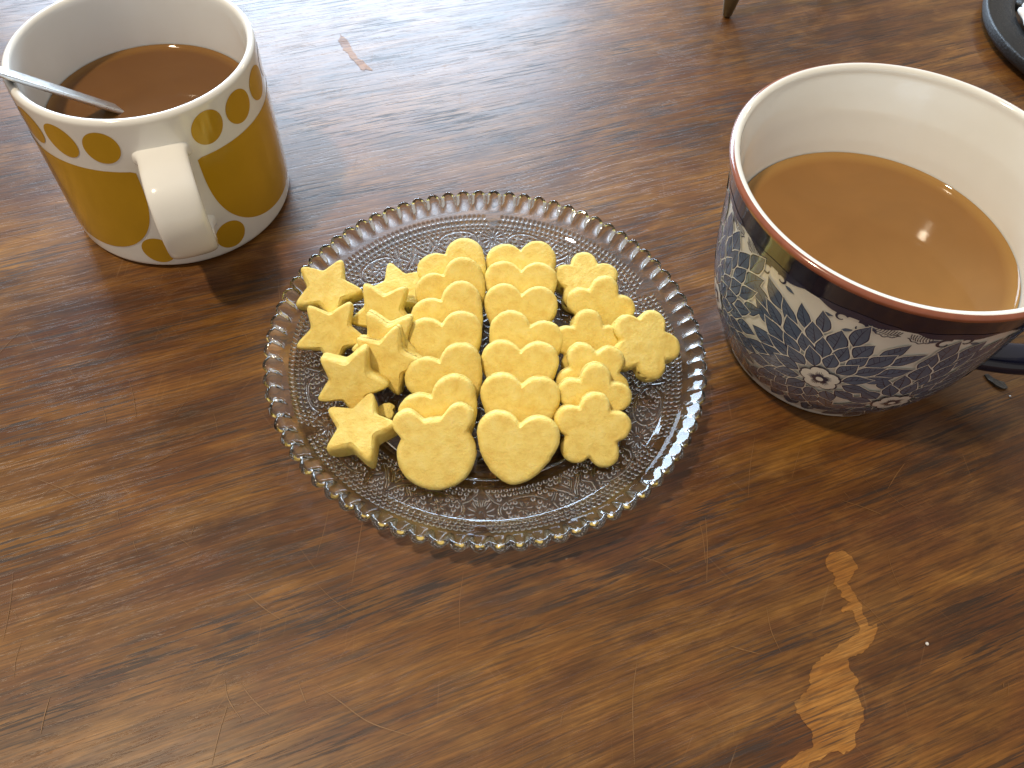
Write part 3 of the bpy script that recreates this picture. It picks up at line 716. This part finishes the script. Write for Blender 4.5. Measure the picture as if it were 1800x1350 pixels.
# floor of the plate is at about 5 mm
cookie("heart", 908, 785, 0.0150, 37, -4, 0, "whole uncovered heart cookie closing the all-heart row, overlapped by nothing", GH, 7.0)
ordn = ["first", "second", "third", "fourth", "fifth", "sixth"]
for k, (x, y, t, r) in enumerate(((914, 716, 39, 0), (914, 655, 40, 3), (920, 608, 40, -14), (914, 555, 39, 0), (915, 513, 34, 3), (918, 477, 22, 10))):
    cookie("heart", x, y, 0.0150 + (0.001 if k < 5 else 0.0), t, r, 0, f"{ordn[k]} heart cookie behind the uncovered heart in the all-heart row", GH, 6.0)
cookie("bear", 767, 787, 0.0150, 37, 11, 0, "bear head cookie with two round ears beside the uncovered heart cookie", None, 7.0, 1.03)
for k, (x, y, t, r) in enumerate(((778, 730, 39, 30), (788, 670, 40, 24), (785, 607, 40, 13), (794, 561, 39, 30), (799, 517, 34, 32), (802, 480, 20, 34))):
    cookie("heart", x, y, 0.0152 + (0.001 if k < 5 else 0.0), t, r, 4, f"{ordn[k]} heart cookie behind the bear cookie in its row", GM, 6.0)
cookie("flower", 1040, 756, 0.0150, 38, -2, 0, "whole uncovered flower cookie at the end of the flower row", GF, 7.0)
for k, (x, y, t, r) in enumerate(((1043, 706, 41, 0), (1042, 664, 41, 34), (1034, 609, 40, 6))):
    cookie("flower", x, y, 0.0165, t, r, 0, f"{ordn[k]} flower cookie behind the uncovered flower in its row", GF, 5.8)
cookie("flower", 1054, 548, 0.0160, 44, -3, -4, "flower cookie leaning on the flat flower at the far end of its row", GF, 6.8)
cookie("flower", 1029, 500, 0.0100, 12, 8, 0, "flat rough flower cookie under the leaning one at the row's far end", GF, 7.4)
cookie("flower", 1130, 607, 0.0190, 20, -14, 0, "rough flower cookie lying on the outer side of the flower row", GF, 7.4, 1.0, 10)
cookie("star", 634, 757, 0.0138, 8, -11, 0, "thick rough star cookie lying flat over the broken piece", GS, 8.6, 1.0, -4)
cookie("star", 618, 668, 0.0175, 50, -24, 6, "thick star cookie leaning with its top edges showing, beside the flat thick star", GS, 8.0)
cookie("star", 682, 632, 0.0175, 50, -9, -8, "star cookie leaning beside the bear row with one point straight up", GS, 6.5)
cookie("star", 682, 602, 0.0180, 50, 34, 0, "star cookie mostly hidden behind the one leaning by the bear row", GS, 6.2)
cookie("star", 675, 552, 0.0150, 40, 36, 0, "star cookie with two points up leaning on the flat rough star", GS, 7.0)
cookie("star", 704, 516, 0.0105, 12, 26, 0, "flat rough star cookie touching the far hearts of the bear row", GS, 7.4)
cookie("star", 584, 586, 0.0150, 34, -22, 0, "star cookie on the outer side with a smooth face, leaning on the rim star", GS, 7.6, 1.0, 8)
cookie("star", 577, 512, 0.0155, 16, -14, 0, "rough star cookie whose point overhangs the plate rim near the yellow mug", GS, 7.6, 1.0, 6)
def fragment():
    V, Fq = cookie_mesh("chunk", 7.0, 99, 3.0); V = V * np.array([0.30, 0.24, 0.75])
    o = mesh_obj("cookie_fragment", V, Fq, M_COOKIE); o.location = px(675, 727, 0.0085); o.rotation_euler = (0.2, 0.1, 0.5)
    tag(o, "small broken cookie piece peeking out behind the flat thick star", "cookie piece")
fragment()

# ------------------------------------------------------------------ things at the far edge
def iron_trivet():
    root = empty("trivet", (0.328, 0.432, 0)); tag(root, "black cast iron round trivet with openings at the far corner", "trivet")
    z0, z1, R = 0.004, 0.0105, 0.080
    ring = lambda ra, rb: [(ra, z0), (ra, z1 - 0.0012), (ra + 0.0008, z1 - 0.0003), (ra + 0.0025, z1 - 0.0008), (rb - 0.0018, z1 - 0.0008), (rb - 0.0006, z1), (rb, z1 - 0.0010), (rb + 0.0004, z0 + 0.002), (rb - 0.0006, z0), (ra, z0)]
    lathe("outer_ring", [(r, z) for r, z in ring(0.064, R)], 128, M_IRON, root)
    lathe("inner_ring", [(r, z) for r, z in ring(0.030, 0.040)], 96, M_IRON, root)
    lathe("hub", [(0.0, z0), (0.012, z0), (0.012, z1 - 0.001), (0.011, z1), (0.0, z1)], 48, M_IRON, root)
    for k in range(10):
        V, Fc = sweep([(x, (z0 + z1) / 2 - 0.0004) for x in np.linspace(0.010, 0.0655, 8)], 0.008, 0.0056, nround=16, exp=4)
        s = mesh_obj("spoke", V, Fc, M_IRON, root); s.rotation_euler = (0, 0, math.radians(11 + 36 * k))
    for k in range(3):
        f = lathe("foot", [(0.0, 0.0), (0.004, 0.0), (0.0055, 0.001), (0.0055, z0 + 0.001), (0.0, z0 + 0.001)], 24, M_IRON, root)
        a = math.radians(40 + 120 * k); f.location = (0.070 * math.cos(a), 0.070 * math.sin(a), 0)
iron_trivet()
def cloth():
    V = []; n, mrow = 160, 14; c = px(1880, 60, 0.012)
    for i in range(mrow + 1):
        f = i / mrow
        for k in range(n):
            a = 2 * math.pi * k / n
            R = (0.050 + 0.006 * math.sin(3 * a + 1.0) + 0.004 * math.sin(5 * a)) * (1 + 0.022 * math.sin(26 * a)) * f
            x, y = c.x + 0.027 + R * math.cos(a), c.y - 0.006 + R * 1.0 * math.sin(a)
            d = math.hypot(x - 0.328, y - 0.432)
            z = 0.0118 - max(0.0, min(1.0, (d - 0.0795) / 0.016)) ** 1.2 * 0.0100
            z += 0.0012 * math.sin(x * 260 + y * 90) * f + 0.0006 * math.sin(26 * a) * f ** 6 + 0.0012
            V.append((x, y, z))
    Fc = grid_faces(mrow + 1, n).tolist()
    o = mesh_obj("crochet_cloth", V, Fc, M_COTTON); so = o.modifiers.new("thickness", 'SOLIDIFY'); so.thickness = 0.0014; so.offset = 1
    tag(o, "white cotton cloth with scalloped edge lying on the black trivet", "cloth")
cloth()
def stand():
    foot = px(1277, 29, 0); c = Vector((foot.x + 0.018, foot.y + 0.050, 0)); root = empty("metal_stand", c)
    tag(root, "tarnished brass stand with thin tapered legs beyond the glass plate", "stand")
    R = 0.053; hgt = 0.075
    V, Fc = [], []
    a0 = math.atan2(foot.y - c.y, foot.x - c.x)
    prof = [(R - 0.004 + 0.0025 * math.cos(a), hgt + 0.0025 * math.sin(a)) for a in np.linspace(0, 2 * math.pi, 13)]
    lathe("ring", prof, 96, M_BRASS, root)
    for k in range(3):
        a = a0 + k * 2 * math.pi / 3
        pr = [(0.0, 0.0), (0.0016, 0.0), (0.0026, 0.0012), (0.0042, 0.010), (0.0050, 0.03), (0.0054, hgt), (0.0, hgt)]
        l = lathe("leg", dense(pr, 0.004), 24, M_BRASS, root); l.location = (R * math.cos(a), R * math.sin(a), 0)
stand()
def flake():
    L = [(1731, 658), (1737, 657), (1746, 664), (1757, 669), (1765, 671), (1772, 681), (1770, 683), (1762, 682), (1752, 677), (1744, 671), (1737, 667)]
    top = [px(x, y, 0.0009 + 0.0003 * math.sin(i)) for i, (x, y) in enumerate(L)]; n = len(L)
    V = [Vector((p.x, p.y, 0.0002)) for p in top] + top
    Fc = [[i, (i + 1) % n, n + (i + 1) % n, n + i] for i in range(n)] + [list(range(n, 2 * n)), list(range(n))[::-1]]
    o = mesh_obj("leaf_flake", V, Fc, M_FLAKE, None, False)
    o.data.update(); tag(o, "small dark brown flake lying on the table by the floral cup", "flake")
    for x, y, r in ((1629, 1132, 0.00055), (1775, 697, 0.0004)):
        rows = []
        V = [(0.0, 0.0, 0.0)]
        c = lathe("crumb", [(0.0, 0.0), (r * 0.8, 0.0), (r, r * 0.6), (r * 0.7, r * 1.2), (0.0, r * 1.4)], 9, M_COTTON, None)
        c.location = px(x, y, 0.0001); tag(c, "tiny white crumb by the flaked varnish patch" if y > 900 else "tiny white crumb next to the dark brown flake", "crumb")
flake()
